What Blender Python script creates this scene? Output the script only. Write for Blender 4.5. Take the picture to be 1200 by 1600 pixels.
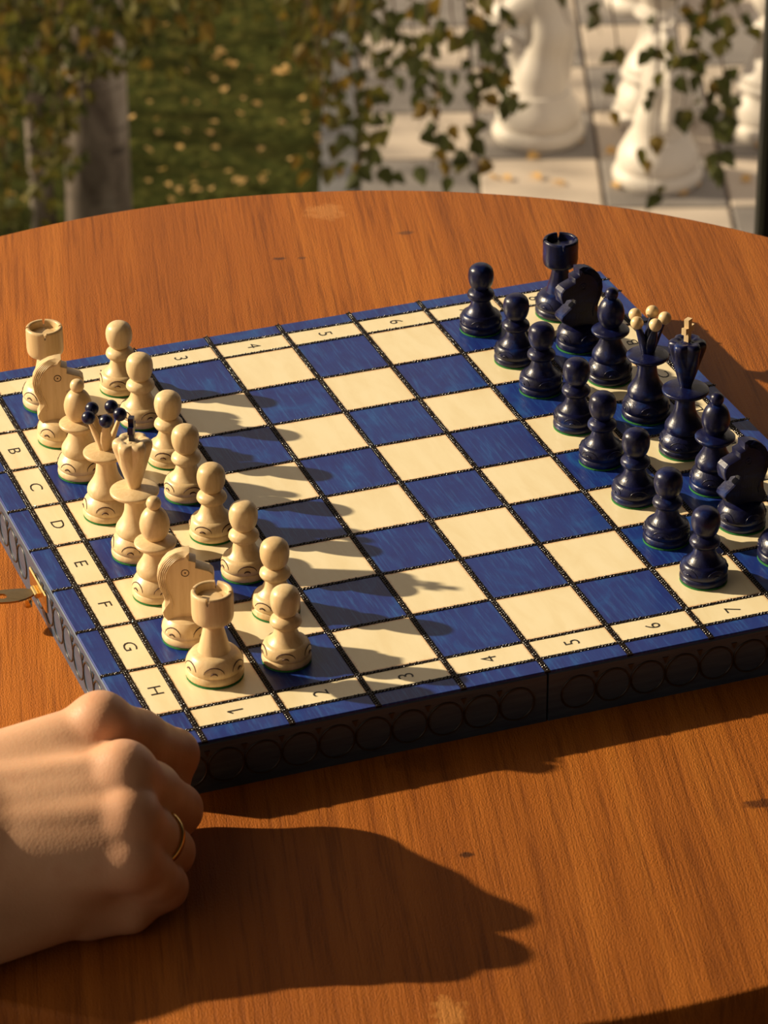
import bpy, math, random
import numpy as np
from mathutils import Vector, Matrix, Euler

for o in list(bpy.data.objects):
    bpy.data.objects.remove(o, do_unlink=True)
scene = bpy.context.scene
COL = scene.collection
random.seed(7)
PI = math.pi

# ------------------------------------------------------------------ frame of reference
# one chess square = S metres; origin of the "square units" is the board centre on its top face
S = 0.037
TH = 0.65                       # board thickness in squares
TABLE_Z = 0.75
ZB = TABLE_Z + TH * S           # world height of the board's top
F_PX = 5469.8
CAM = np.array([-13.02573, -35.15997, 20.56040])
RR = np.array([[0.93806572, -0.34637066, -0.00775082],
               [-0.17541925, -0.45555308, -0.87275396],
               [0.29876545, 0.82006022, -0.48809881]])     # right, down, forward
def V(x, y, z=0.0):
    return Vector((x * S, y * S, ZB + z * S))
CAMW = V(*CAM)
def ray(px, py):
    d = RR.T @ np.array([(px - 600) / F_PX, (py - 800) / F_PX, 1.0])
    return Vector(d)
def sq(px, py, z=0.0):
    """photo pixel -> point (square units) on the horizontal plane z"""
    d = RR.T @ np.array([(px - 600) / F_PX, (py - 800) / F_PX, 1.0])
    k = (z - CAM[2]) / d[2]
    return CAM + k * d
def on_z(px, py, zw):
    d = ray(px, py); k = (zw - CAMW.z) / d.z
    return CAMW + d * k
FW = Vector((RR[2][0], RR[2][1], 0)).normalized()          # horizontal forward
RT = Vector((FW.y, -FW.x, 0))                               # horizontal right
def at_v(px, py, v):
    """photo pixel -> point on the upright plane v metres ahead of the camera"""
    d = ray(px, py); k = v / d.dot(FW)
    return CAMW + d * k
def uv(u, v, z):
    return Vector((CAMW.x, CAMW.y, 0)) + RT * u + FW * v + Vector((0, 0, z))

# ------------------------------------------------------------------ camera
cd = bpy.data.cameras.new('camera'); cam = bpy.data.objects.new('camera', cd); COL.objects.link(cam)
cd.sensor_fit = 'VERTICAL'; cd.sensor_height = 36.0; cd.sensor_width = 27.0
cd.lens = 36.0 * F_PX / 1600.0
m = Matrix(((RR[0][0], -RR[1][0], -RR[2][0], CAMW.x),
            (RR[0][1], -RR[1][1], -RR[2][1], CAMW.y),
            (RR[0][2], -RR[1][2], -RR[2][2], CAMW.z), (0, 0, 0, 1)))
cam.matrix_world = m
cd.clip_start = 0.05; cd.clip_end = 200
cd.dof.use_dof = True; cd.dof.focus_distance = 1.56; cd.dof.aperture_fstop = 29.0
scene.camera = cam

# ------------------------------------------------------------------ light
world = bpy.data.worlds.new('world'); scene.world = world; world.use_nodes = True
wn = world.node_tree; wn.nodes.clear()
bg = wn.nodes.new('ShaderNodeBackground'); wo = wn.nodes.new('ShaderNodeOutputWorld')
bg.inputs['Color'].default_value = (1.0, 0.83, 0.66, 1); bg.inputs['Strength'].default_value = 0.60
wn.links.new(bg.outputs[0], wo.inputs[0])
SUN_DIR = Vector((1.772, -1.164, -1.0)).normalized()
sd = bpy.data.lights.new('sun', 'SUN'); sun = bpy.data.objects.new('sun', sd); COL.objects.link(sun)
sd.energy = 7.5; sd.angle = math.radians(0.9); sd.color = (1.0, 0.82, 0.56)
sun.rotation_euler = SUN_DIR.to_track_quat('-Z', 'Y').to_euler(); sun.location = (-4, 3, 5)
scene.view_settings.view_transform = 'Standard'; scene.view_settings.look = 'None'
scene.view_settings.exposure = 0.0; scene.view_settings.gamma = 1.0
scene.view_settings.use_curve_mapping = False

# ------------------------------------------------------------------ helpers
def link(o, parent=None):
    COL.objects.link(o)
    if parent is not None: o.parent = parent
    return o
def mesh(name, verts, faces, mat=None, smooth=False):
    me = bpy.data.meshes.new(name)
    me.from_pydata([tuple(v) for v in verts], [], [tuple(f) for f in faces]); me.update()
    if smooth: me.polygons.foreach_set('use_smooth', [True] * len(me.polygons))
    if mat: me.materials.append(mat)
    return me
def obj(name, me, parent=None, loc=None, rot=None, scale=None):
    o = bpy.data.objects.new(name, me)
    if loc is not None: o.location = loc
    if rot is not None: o.rotation_euler = rot
    if scale is not None: o.scale = scale
    return link(o, parent)
def tag(o, label=None, cat=None, group=None, kind=None):
    if label: o['label'] = label
    if cat: o['category'] = cat
    if group: o['group'] = group
    if kind: o['kind'] = kind
    return o
def thing(name, label, cat, loc=(0, 0, 0), rot=(0, 0, 0), group=None, kind=None):
    o = bpy.data.objects.new(name, None); o.empty_display_size = 0.02
    o.location = loc; o.rotation_euler = rot; COL.objects.link(o)
    return tag(o, label, cat, group, kind)

class MB:
    """collects shapes into one mesh"""
    def __init__(s): s.v = []; s.f = []
    def add(s, v, f):
        b = len(s.v); s.v += [tuple(p) for p in v]; s.f += [tuple(i + b for i in q) for q in f]
    def box(s, x0, x1, y0, y1, z0, z1):
        s.add([(x0,y0,z0),(x1,y0,z0),(x1,y1,z0),(x0,y1,z0),(x0,y0,z1),(x1,y0,z1),(x1,y1,z1),(x0,y1,z1)],
              [(3,2,1,0),(4,5,6,7),(0,1,5,4),(1,2,6,5),(2,3,7,6),(3,0,4,7)])
    def bbox(s, x0, x1, y0, y1, z0, z1, b):
        """box with its top edges bevelled"""
        v = [(x0,y0,z0),(x1,y0,z0),(x1,y1,z0),(x0,y1,z0),(x0,y0,z1-b),(x1,y0,z1-b),(x1,y1,z1-b),(x0,y1,z1-b),
             (x0+b,y0+b,z1),(x1-b,y0+b,z1),(x1-b,y1-b,z1),(x0+b,y1-b,z1)]
        f = [(3,2,1,0),(8,9,10,11)]
        for i in range(4):
            j = (i+1) % 4; f += [(i,j,4+j,4+i),(4+i,4+j,8+j,8+i)]
        s.add(v, f)
    def lathe(s, prof, n=40, cx=0, cy=0, rad=None, zf=None, caps=True):
        v = []; f = []
        for k, (r, z) in enumerate(prof):
            for i in range(n):
                a = 2*PI*i/n
                rr = r if rad is None else rad(r, z, a)
                zz = z if zf is None else zf(r, z, a)
                v.append((cx + rr*math.cos(a), cy + rr*math.sin(a), zz))
        for k in range(len(prof)-1):
            for i in range(n):
                j = (i+1) % n; f.append((k*n+i, k*n+j, (k+1)*n+j, (k+1)*n+i))
        if caps:
            f.append(tuple(range(n-1, -1, -1))); f.append(tuple((len(prof)-1)*n+i for i in range(n)))
        s.add(v, f)
    def tube(s, pts, r, n=6, closed=False):
        pts = [Vector(p) for p in pts]; N = len(pts); v = []; f = []
        up = Vector((0.123, 0.31, 0.94))
        for k, p in enumerate(pts):
            a = pts[(k-1) % N] if (closed or k > 0) else p
            b = pts[(k+1) % N] if (closed or k < N-1) else p
            t = (b - a).normalized()
            x = up.cross(t)
            if x.length < 1e-4: x = Vector((1, 0, 0)).cross(t)
            x.normalize(); y = t.cross(x)
            rk = r[k] if isinstance(r, (list, tuple)) else r
            for i in range(n):
                an = 2*PI*i/n; v.append(p + x*math.cos(an)*rk + y*math.sin(an)*rk)
        for k in range(N if closed else N-1):
            k2 = (k+1) % N
            for i in range(n):
                j = (i+1) % n; f.append((k*n+i, k*n+j, k2*n+j, k2*n+i))
        if not closed:
            f.append(tuple(range(n-1, -1, -1))); f.append(tuple((N-1)*n+i for i in range(n)))
        s.add(v, f)
    def prism(s, poly, y0, y1):
        """polygon in xz extruded along y"""
        n = len(poly)
        v = [(x, y0, z) for x, z in poly] + [(x, y1, z) for x, z in poly]
        f = [tuple(range(n)), tuple(range(2*n-1, n-1, -1))]
        for i in range(n):
            j = (i+1) % n; f.append((j, i, n+i, n+j))
        s.add(v, f)
    def sphere(s, c, r, nu=16, nv=10):
        prof = [(max(1e-4, r*math.sin(PI*k/nv)), -r*math.cos(PI*k/nv)) for k in range(nv+1)]
        b = MB(); b.lathe(prof, nu); s.add([(x+c[0], y+c[1], z+c[2]) for x, y, z in b.v], b.f)
    def mesh(s, name, mat=None, smooth=False): return mesh(name, s.v, s.f, mat, smooth)

def catmull(pts, sub=5):
    out = []
    n = len(pts)
    for i in range(n-1):
        p0 = pts[max(i-1, 0)]; p1 = pts[i]; p2 = pts[i+1]; p3 = pts[min(i+2, n-1)]
        if abs(p1[0]-p2[0]) + abs(p1[1]-p2[1]) < 1e-6:
            out.append(p1); continue
        for k in range(sub):
            t = k/sub
            q = []
            for c in (0, 1):
                q.append(0.5*((2*p1[c]) + (-p0[c]+p2[c])*t + (2*p0[c]-5*p1[c]+4*p2[c]-p3[c])*t*t + (-p0[c]+3*p1[c]-3*p2[c]+p3[c])*t**3))
            out.append((max(q[0], 1e-4), q[1]))
    out.append(pts[-1])
    return out

def smooth_angle(me, deg=35):
    try:
        me.polygons.foreach_set('use_smooth', [True]*len(me.polygons))
        me.set_sharp_from_angle(angle=math.radians(deg))
    except Exception: pass
    return me

# signed distance helpers -> surface nets
def smin(a, b, k):
    h = np.clip(0.5 + 0.5*(b-a)/k, 0, 1)
    return b*(1-h) + a*h - k*h*(1-h)
def sd_cap(P, a, b, ra, rb):
    a = np.array(a, np.float32); b = np.array(b, np.float32); ba = b-a
    pa = P - a
    h = np.clip((pa @ ba)/max(1e-9, float(ba @ ba)), 0, 1)
    d = pa - h[..., None]*ba
    return np.sqrt((d*d).sum(-1)) - (ra + (rb-ra)*h)
def sd_ell(P, c, r):
    q = (P - np.array(c, np.float32))
    r = np.array(r, np.float32)
    k0 = np.sqrt(((q/r)**2).sum(-1)); k1 = np.sqrt(((q/(r*r))**2).sum(-1))
    return k0*(k0-1.0)/np.maximum(k1, 1e-6)
def grid(lo, hi, h):
    ax = [np.arange(lo[i], hi[i]+h, h, dtype=np.float32) for i in range(3)]
    return np.stack(np.meshgrid(*ax, indexing='ij'), -1)
def surface_nets(D, lo, h):
    nx, ny, nz = D.shape
    ins = D < 0
    acc = np.zeros((nx-1, ny-1, nz-1, 3), np.float32); cnt = np.zeros((nx-1, ny-1, nz-1), np.float32)
    corners = [(i, j, k) for i in (0, 1) for j in (0, 1) for k in (0, 1)]
    def sub(A, c): return A[c[0]:nx-1+c[0], c[1]:ny-1+c[1], c[2]:nz-1+c[2]]
    for c in corners:
        for ax in range(3):
            if c[ax]: continue
            e = list(c); e[ax] = 1; e = tuple(e)
            a = sub(D, c); b = sub(D, e)
            mk = (a < 0) != (b < 0)
            t = np.where(mk, a/np.where(mk, a-b, 1), 0)
            for q in range(3):
                acc[..., q] += np.where(mk, c[q] + (t if q == ax else 0), 0)
            cnt += mk
    act = cnt > 0
    idx = -np.ones(act.shape, np.int64); idx[act] = np.arange(act.sum())
    base = np.stack(np.nonzero(act), -1)
    verts = (base + acc[act]/cnt[act][:, None])*h + np.array(lo)
    faces = []
    for ax in range(3):
        a = np.moveaxis(ins, ax, 0); I = np.moveaxis(idx, ax, 0)
        ch = a[:-1] != a[1:]
        ch = ch[:, 1:-1, 1:-1]
        p = np.stack(np.nonzero(ch), -1)
        i, j, k = p[:, 0], p[:, 1]+1, p[:, 2]+1
        q = np.stack([I[i, j-1, k-1], I[i, j, k-1], I[i, j, k], I[i, j-1, k]], -1)
        flip = ~a[:-1][i, j, k]
        if ax == 1: flip = ~flip
        q[flip] = q[flip][:, ::-1]
        faces.append(q)
    return verts, np.concatenate(faces)

# ------------------------------------------------------------------ materials
class NG:
    def __init__(s, name):
        s.m = bpy.data.materials.new(name); s.m.use_nodes = True
        s.t = s.m.node_tree; s.t.nodes.clear()
        s.out = s.n('ShaderNodeOutputMaterial'); s.b = s.n('ShaderNodeBsdfPrincipled')
        s.l(s.b.outputs[0], s.out.inputs['Surface'])
    def n(s, t, **kw):
        nd = s.t.nodes.new(t)
        for k, v in kw.items(): setattr(nd, k, v)
        return nd
    def l(s, a, b): s.t.links.new(a, b)
    def set(s, **kw):
        for k, v in kw.items():
            k = k.replace('_', ' ')
            if isinstance(v, tuple) and len(v) == 3: v = (*v, 1)
            s.b.inputs[k].default_value = v
        return s
    def pos(s, scale=(1, 1, 1), rot=(0, 0, 0), src='Position', loc=(0, 0, 0)):
        if src == 'Position': o = s.n('ShaderNodeNewGeometry').outputs['Position']
        else: o = s.n('ShaderNodeTexCoord').outputs[src]
        if any(rot):
            m0 = s.n('ShaderNodeMapping'); m0.inputs['Rotation'].default_value = rot; s.l(o, m0.inputs['Vector']); o = m0.outputs[0]
        mp = s.n('ShaderNodeMapping'); mp.inputs['Scale'].default_value = scale; mp.inputs['Location'].default_value = loc
        s.l(o, mp.inputs['Vector']); return mp.outputs[0]
    def noise(s, vec, scale=5, detail=4, rough=0.5, dist=0):
        nd = s.n('ShaderNodeTexNoise'); nd.inputs['Scale'].default_value = scale
        nd.inputs['Detail'].default_value = detail; nd.inputs['Roughness'].default_value = rough
        nd.inputs['Distortion'].default_value = dist
        s.l(vec, nd.inputs['Vector']); return nd.outputs['Fac']
    def ramp(s, fac, stops):
        r = s.n('ShaderNodeValToRGB'); e = r.color_ramp.elements
        while len(e) < len(stops): e.new(0.5)
        for el, (p, c) in zip(e, stops):
            el.position = p; el.color = (*c, 1) if len(c) == 3 else c
        s.l(fac, r.inputs[0]); return r.outputs[0]
    def mix(s, a, b, fac, mode='MIX'):
        x = s.n('ShaderNodeMix', data_type='RGBA', blend_type=mode)
        for sock, val in ((x.inputs[6], a), (x.inputs[7], b), (x.inputs[0], fac)):
            if hasattr(val, 'is_output'): s.l(val, sock)
            elif isinstance(val, tuple): sock.default_value = (*val, 1)
            else: sock.default_value = val
        return x.outputs[2]
    def math(s, op, a, b=0.0):
        x = s.n('ShaderNodeMath', operation=op)
        for i, val in enumerate((a, b)):
            if hasattr(val, 'is_output'): s.l(val, x.inputs[i])
            else: x.inputs[i].default_value = val
        return x.outputs[0]
    def bump(s, h, strength=0.3, dist=0.001):
        b = s.n('ShaderNodeBump'); b.inputs['Strength'].default_value = strength; b.inputs['Distance'].default_value = dist
        s.l(h, b.inputs['Height']); s.l(b.outputs[0], s.b.inputs['Normal'])
    def color(s, c): s.l(c, s.b.inputs['Base Color'])

def m_plain(name, col, rough=0.5, metal=0.0, var=0.12, nscale=60, bump=0.0, coat=0.0, spec=0.5):
    g = NG(name)
    f = g.noise(g.pos(), nscale, 4)
    g.color(g.mix(tuple(c*(1-var) for c in col), tuple(min(1, c*(1+var)) for c in col), f))
    g.set(Roughness=rough, Metallic=metal, Coat_Weight=coat); g.b.inputs['Specular IOR Level'].default_value = spec
    if bump: g.bump(g.noise(g.pos(), nscale*4, 3), bump, 0.0006)
    return g.m

GRAIN = math.atan2(FW.y, FW.x) + math.radians(6)
def m_table():
    g = NG('table_veneer')
    r = (0, 0, -GRAIN)
    fine = g.noise(g.pos((14, 420, 50), r), 1.0, 6, 0.65)
    mid = g.noise(g.pos((3, 60, 10), r, loc=(3, 1, 0)), 1.0, 4, 0.55, 0.6)
    broad = g.noise(g.pos((0.8, 7, 1), r, loc=(7, 2, 0)), 1.0, 2, 0.5)
    base = g.ramp(mid, [(0.25, (0.26, 0.075, 0.009)), (0.5, (0.38, 0.115, 0.014)), (0.75, (0.49, 0.165, 0.022))])
    base = g.mix(base, (0.23, 0.068, 0.011), g.math('MULTIPLY', g.ramp(broad, [(0.42, (0, 0, 0)), (0.62, (1, 1, 1))]), 0.35))
    dk = g.ramp(fine, [(0.36, (1, 1, 1)), (0.5, (0, 0, 0))])
    base = g.mix(base, (0.15, 0.04, 0.006), g.math('MULTIPLY', dk, 0.55))
    # veneer leaves: slight tone steps
    sep = g.n('ShaderNodeSeparateXYZ'); g.l(g.pos((1, 1, 1), r), sep.inputs[0])
    st = g.math('FLOOR', g.math('MULTIPLY', sep.outputs['Y'], 7.6))
    wn_ = g.n('ShaderNodeTexWhiteNoise', noise_dimensions='1D'); g.l(st, wn_.inputs['W'])
    base = g.mix(base, g.mix(base, (0.80, 0.72, 0.62), 1.0, 'MULTIPLY'), g.math('MULTIPLY', wn_.outputs['Value'], 0.75))
    # small scars and pale scuffs
    sc = g.ramp(g.noise(g.pos((22, 60, 20), r), 1.0, 5, 0.7, 1.5), [(0.73, (0, 0, 0)), (0.76, (1, 1, 1))])
    base = g.mix(base, (0.45, 0.2, 0.07), g.math('MULTIPLY', sc, 0.5))
    # knots, scribbles and a pale patch, each at its own place on the top
    wob = g.noise(g.pos((160, 160, 160)), 1.0, 3, 0.6)
    for (px, py, a, b_, colr, amt) in ((730, 1335, 0.0035, 0.0026, (0.05, 0.016, 0.004), 0.9), (1192, 1256, 0.010, 0.0035, (0.07, 0.02, 0.005), 0.8), (702, 1583, 0.008, 0.010, (0.50, 0.21, 0.05), 0.7), (508, 330, 0.012, 0.012, (0.50, 0.21, 0.06), 0.6),
                                       (437, 404, 0.0055, 0.0018, (0.03, 0.02, 0.02), 0.7), (472, 403, 0.0030, 0.0016, (0.03, 0.02, 0.02), 0.6), (632, 364, 0.0065, 0.0024, (0.06, 0.03, 0.02), 0.6), (655, 1190, 0.018, 0.008, (0.16, 0.045, 0.008), 0.5)):
        c = on_z(px, py, TABLE_Z)
        mp = g.n('ShaderNodeMapping', vector_type='TEXTURE'); mp.inputs['Location'].default_value = c; mp.inputs['Rotation'].default_value = (0, 0, GRAIN - PI/2); mp.inputs['Scale'].default_value = (a, b_, 0.02)
        g.l(g.n('ShaderNodeNewGeometry').outputs['Position'], mp.inputs['Vector'])
        ln = g.n('ShaderNodeVectorMath', operation='LENGTH'); g.l(mp.outputs[0], ln.inputs[0])
        q = g.math('ADD', ln.outputs['Value'], g.math('MULTIPLY', g.math('SUBTRACT', wob, 0.5), 2.2))
        base = g.mix(base, colr, g.math('MULTIPLY', g.ramp(q, [(0.55, (1, 1, 1)), (1.0, (0, 0, 0))]), amt))
    g.color(base)
    g.set(Roughness=0.55, Coat_Weight=0.0); g.b.inputs['Specular IOR Level'].default_value = 0.15
    h = g.math('ADD', g.math('MULTIPLY', fine, 0.7), g.math('MULTIPLY', g.noise(g.pos((700, 1500, 700), r), 1.0, 2), 0.5))
    g.bump(h, 0.8, 0.0009)
    return g.m

def cell_edge(g):
    """0 in a cell's middle, 1 at its rim (cells carry 0..1 generated coordinates)"""
    sp = g.n('ShaderNodeSeparateXYZ'); g.l(g.n('ShaderNodeTexCoord').outputs['Generated'], sp.inputs[0])
    a = g.math('ABSOLUTE', g.math('SUBTRACT', sp.outputs['X'], 0.5)); b = g.math('ABSOLUTE', g.math('SUBTRACT', sp.outputs['Y'], 0.5))
    return g.math('MULTIPLY', g.math('MAXIMUM', a, b), 2.0)
def m_light_square():
    g = NG('maple_veneer')
    f = g.noise(g.pos((120, 30, 30)), 1.0, 5, 0.6, 0.4)
    base = g.ramp(f, [(0.3, (0.82, 0.69, 0.42)), (0.55, (0.87, 0.755, 0.49)), (0.8, (0.89, 0.785, 0.53))])
    fr = g.noise(g.pos((900, 900, 100)), 1.0, 2)
    e = g.math('ADD', cell_edge(g), g.math('MULTIPLY', g.math('SUBTRACT', fr, 0.5), 0.10))
    base = g.mix(base, (0.55, 0.20, 0.05), g.ramp(e, [(0.90, (0, 0, 0)), (1.0, (1, 1, 1))]))
    g.color(base); g.set(Roughness=0.33, Coat_Weight=0.25, Coat_Roughness=0.15)
    g.bump(f, 0.12, 0.0003); return g.m
def m_blue_square():
    g = NG('blue_stained_veneer')
    st = g.noise(g.pos((650, 40, 40)), 1.0, 5, 0.7, 0.3)
    bl = g.noise(g.pos((45, 28, 30), (0, 0, 0.3)), 1.0, 4, 0.6, 1.2)
    base = g.ramp(bl, [(0.3, (0.009, 0.019, 0.155)), (0.55, (0.010, 0.031, 0.20)), (0.75, (0.010, 0.075, 0.29))])
    base = g.mix(base, (0.03, 0.14, 0.42), g.math('MULTIPLY', g.ramp(st, [(0.5, (0, 0, 0)), (0.72, (1, 1, 1))]), 0.55))
    g.color(base); g.set(Roughness=0.4, Coat_Weight=0.12, Coat_Roughness=0.12); g.b.inputs['Specular IOR Level'].default_value = 0.3
    g.bump(st, 0.25, 0.0004); return g.m
def m_board_side():
    g = NG('blue_stained_side')
    st = g.noise(g.pos((40, 40, 500)), 1.0, 4, 0.6)
    g.color(g.ramp(st, [(0.3, (0.022, 0.046, 0.095)), (0.7, (0.05, 0.088, 0.14))]))
    g.set(Roughness=0.4, Coat_Weight=0.2, Coat_Roughness=0.2); g.bump(st, 0.2, 0.0005); return g.m
def m_white_wood():
    g = NG('pale_turned_wood')
    f = g.noise(g.pos((17, 17, 1.6), src='Object'), 1.0, 5, 0.62, 0.4)
    rnd = g.n('ShaderNodeObjectInfo').outputs['Random']
    base = g.ramp(f, [(0.25, (0.62, 0.44, 0.225)), (0.55, (0.73, 0.55, 0.31)), (0.8, (0.78, 0.61, 0.36))])
    base = g.mix(base, g.mix(base, (0.90, 0.86, 0.80), 1.0, 'MULTIPLY'), rnd)
    g.color(base); g.set(Roughness=0.4, Coat_Weight=0.1, Coat_Roughness=0.2)
    g.b.inputs['Subsurface Weight'].default_value = 0.0
    g.bump(f, 0.1, 0.0003); return g.m
def m_black_wood():
    g = NG('navy_lacquered_wood')
    f = g.noise(g.pos((40, 40, 22), src='Object'), 1.0, 4, 0.6, 0.5)
    b2 = g.noise(g.pos((4, 4, 5), src='Object'), 1.0, 4, 0.6)
    base = g.ramp(b2, [(0.35, (0.003, 0.003, 0.018)), (0.55, (0.004, 0.006, 0.045)), (0.75, (0.004, 0.030, 0.16))])
    g.color(base); g.set(Roughness=0.31, Coat_Weight=0.0)
    g.b.inputs['Specular IOR Level'].default_value = 0.42
    g.bump(f, 0.30, 0.0003); return g.m
def m_skin():
    g = NG('skin')
    n1 = g.noise(g.pos((420, 420, 420)), 1.0, 5, 0.6)
    n2 = g.noise(g.pos((45, 45, 45)), 1.0, 3)
    base = g.ramp(n2, [(0.3, (0.60, 0.33, 0.19)), (0.6, (0.68, 0.40, 0.245)), (0.8, (0.62, 0.32, 0.19))])
    at = g.n('ShaderNodeAttribute', attribute_name='redness')
    base = g.mix(base, (0.52, 0.20, 0.11), at.outputs['Fac'])
    g.color(base)
    g.set(Roughness=0.46); g.b.inputs['Specular IOR Level'].default_value = 0.45
    g.b.inputs['Subsurface Weight'].default_value = 0.12
    g.b.inputs['Subsurface Radius'].default_value = (0.004, 0.0015, 0.0008); g.b.inputs['Subsurface Scale'].default_value = 1.0
    vo = g.n('ShaderNodeTexVoronoi'); vo.inputs['Scale'].default_value = 900; g.l(g.pos(), vo.inputs['Vector'])
    h = g.math('ADD', g.math('MULTIPLY', n1, 0.7), g.math('MULTIPLY', vo.outputs['Distance'], 0.5))
    g.bump(h, 0.20, 0.0004); return g.m
def m_leaf(name, a, b):
    g = NG(name)
    r = g.n('ShaderNodeObjectInfo').outputs['Random']
    f = g.noise(g.pos((30, 30, 30)), 1.0, 2)
    g.color(g.mix(a, b, g.math('MULTIPLY', g.math('ADD', r, f), 0.6)))
    g.set(Roughness=0.6); g.b.inputs['Specular IOR Level'].default_value = 0.2
    tr = g.n('ShaderNodeBsdfTranslucent'); tr.inputs[0].default_value = (*[min(1, c*1.6) for c in a], 1)
    ad = g.n('ShaderNodeMixShader'); ad.inputs[0].default_value = 0.3
    g.l(g.b.outputs[0], ad.inputs[1]); g.l(tr.outputs[0], ad.inputs[2]); g.l(ad.outputs[0], g.out.inputs['Surface'])
    return g.m
def m_lawn():
    g = NG('lawn_grass')
    f = g.noise(g.pos((1, 1, 1)), 1.6, 5, 0.65); f2 = g.noise(g.pos((1, 1, 1)), 26, 3)
    c = g.ramp(f, [(0.3, (0.040, 0.047, 0.012)), (0.55, (0.068, 0.068, 0.018)), (0.75, (0.115, 0.088, 0.024))])
    c = g.mix(c, (0.03, 0.036, 0.010), g.ramp(f2, [(0.45, (1, 1, 1)), (0.65, (0, 0, 0))]))
    g.color(c); g.set(Roughness=0.9); g.b.inputs['Specular IOR Level'].default_value = 0.0; g.bump(f2, 0.8, 0.03); return g.m
def m_tile(name, a, b):
    g = NG(name)
    r = g.n('ShaderNodeObjectInfo').outputs['Random']
    f = g.noise(g.pos(), 9, 5, 0.65)
    g.color(g.mix(g.mix(a, b, f), g.mix(a, b, r), 0.35)); g.set(Roughness=0.7); g.bump(f, 0.2, 0.004); return g.m
def m_bark():
    g = NG('birch_bark')
    f = g.noise(g.pos((9, 9, 2.2)), 1.0, 5, 0.65, 0.8)
    f2 = g.noise(g.pos((4, 4, 30)), 1.0, 3)
    c = g.ramp(f, [(0.35, (0.09, 0.065, 0.05)), (0.5, (0.27, 0.22, 0.18)), (0.7, (0.50, 0.44, 0.38))])
    c = g.mix(c, (0.04, 0.03, 0.025), g.ramp(f2, [(0.62, (0, 0, 0)), (0.7, (1, 1, 1))]))
    g.color(c); g.set(Roughness=0.85); g.bump(f, 0.5, 0.01); return g.m
def m_glass():
    g = NG('window_glass')
    g.t.nodes.remove(g.b)
    tr = g.n('ShaderNodeBsdfTransparent'); gl = g.n('ShaderNodeBsdfGlossy'); gl.inputs['Roughness'].default_value = 0.02
    fr = g.n('ShaderNodeFresnel'); fr.inputs[0].default_value = 1.3
    mx = g.n('ShaderNodeMixShader'); g.l(fr.outputs[0], mx.inputs[0]); g.l(tr.outputs[0], mx.inputs[1]); g.l(gl.outputs[0], mx.inputs[2])
    g.l(mx.outputs[0], g.out.inputs['Surface']); return g.m

M = dict(table=m_table(), light=m_light_square(), blue=m_blue_square(), side=m_board_side(), white=m_white_wood(), black=m_black_wood(), skin=m_skin(),
    braid=m_plain('burnt_braid', (0.012, 0.008, 0.006), 0.19, 0.0, 0.3, 600, coat=0.30, spec=0.60), groove=m_plain('burnt_groove', (0.010, 0.005, 0.003), 0.8, spec=0.1),
    ringm=m_plain('dark_engraving', (0.022, 0.016, 0.012), 0.35), burn=m_plain('burnt_brown', (0.055, 0.018, 0.006), 0.6), ink=m_plain('burnt_lettering', (0.012, 0.008, 0.006), 0.6),
    felt=m_plain('green_felt', (0.02, 0.17, 0.035), 0.95, bump=0.6), brass=m_plain('brass', (0.80, 0.58, 0.24), 0.25, 1.0, 0.15, 300),
    steel=m_plain('aged_brass', (0.30, 0.21, 0.10), 0.3, 1.0, 0.2, 300), gold=m_plain('gold', (0.78, 0.50, 0.18), 0.22, 1.0, 0.05),
    edge=m_plain('dark_table_edge', (0.05, 0.022, 0.010), 0.5), floor=m_plain('dark_floor', (0.030, 0.020, 0.015), 0.6, nscale=8),
    wall=m_plain('brown_wall', (0.10, 0.075, 0.055), 0.8, nscale=4), frame=m_plain('black_window_frame', (0.010, 0.009, 0.008), 0.5),
    glass=m_glass(), lawn=m_lawn(), tl=m_tile('pale_slab', (0.42, 0.355, 0.29), (0.55, 0.47, 0.39)), td=m_tile('grey_slab', (0.17, 0.155, 0.145), (0.25, 0.225, 0.205)),
    plastic=m_plain('white_plastic', (0.62, 0.57, 0.51), 0.45, var=0.05, nscale=5), bark=m_bark(), kerb=m_plain('grey_kerb_stone', (0.13, 0.13, 0.135), 0.8, nscale=20),
    twig=m_plain('brown_twig', (0.09, 0.05, 0.03), 0.8), grout=m_plain('slab_bed', (0.12, 0.085, 0.065), 0.9, nscale=10))
LEAVES = [m_leaf('leaf_dark_green', (0.040, 0.048, 0.012), (0.075, 0.080, 0.020)), m_leaf('leaf_olive', (0.085, 0.080, 0.014), (0.13, 0.11, 0.02)),
          m_leaf('leaf_ochre', (0.17, 0.105, 0.015), (0.12, 0.085, 0.015)), m_leaf('leaf_yellow', (0.66, 0.40, 0.10), (0.60, 0.40, 0.20))]

# ------------------------------------------------------------------ the room and the ground outside
GZ = CAMW.z - 4.4                                   # garden level, below the window
WV = 2.55                                           # window plane, metres ahead of the camera
def slab(name, mat, u0, u1, v0, v1, z0, z1):
    b = MB(); b.box(u0, u1, v0, v1, z0, z1)
    vs = [uv(x, y, z) for x, y, z in b.v]
    return tag(obj(name, mesh(name, vs, b.f, mat)), kind='structure')
slab('floor', M['floor'], -2.6, 2.6, -2.6, WV + 0.03, -0.12, 0.0)
slab('ceiling', M['wall'], -0.9, 2.6, -2.6, WV + 0.1, 2.55, 2.65)
slab('wall_back', M['wall'], -2.6, 2.6, -2.7, -2.6, 0.0, 2.65)
slab('wall_right', M['wall'], 2.6, 2.7, -2.6, WV, 0.0, 2.65)
win = thing('window_1', 'tall window with a black upright frame behind the round table', None, uv(0.35, WV, 0), kind='structure')
win.rotation_euler = (0, 0, math.atan2(RT.y, RT.x))
pe = at_v(1193, 200, WV); pu = (pe - uv(0, WV, 0)).dot(RT) - 0.35
b = MB(); b.box(pu, pu + 0.07, -0.03, 0.03, 0.0, 2.55); obj('frame_post', b.mesh('frame_post', M['frame']), win)
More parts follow.
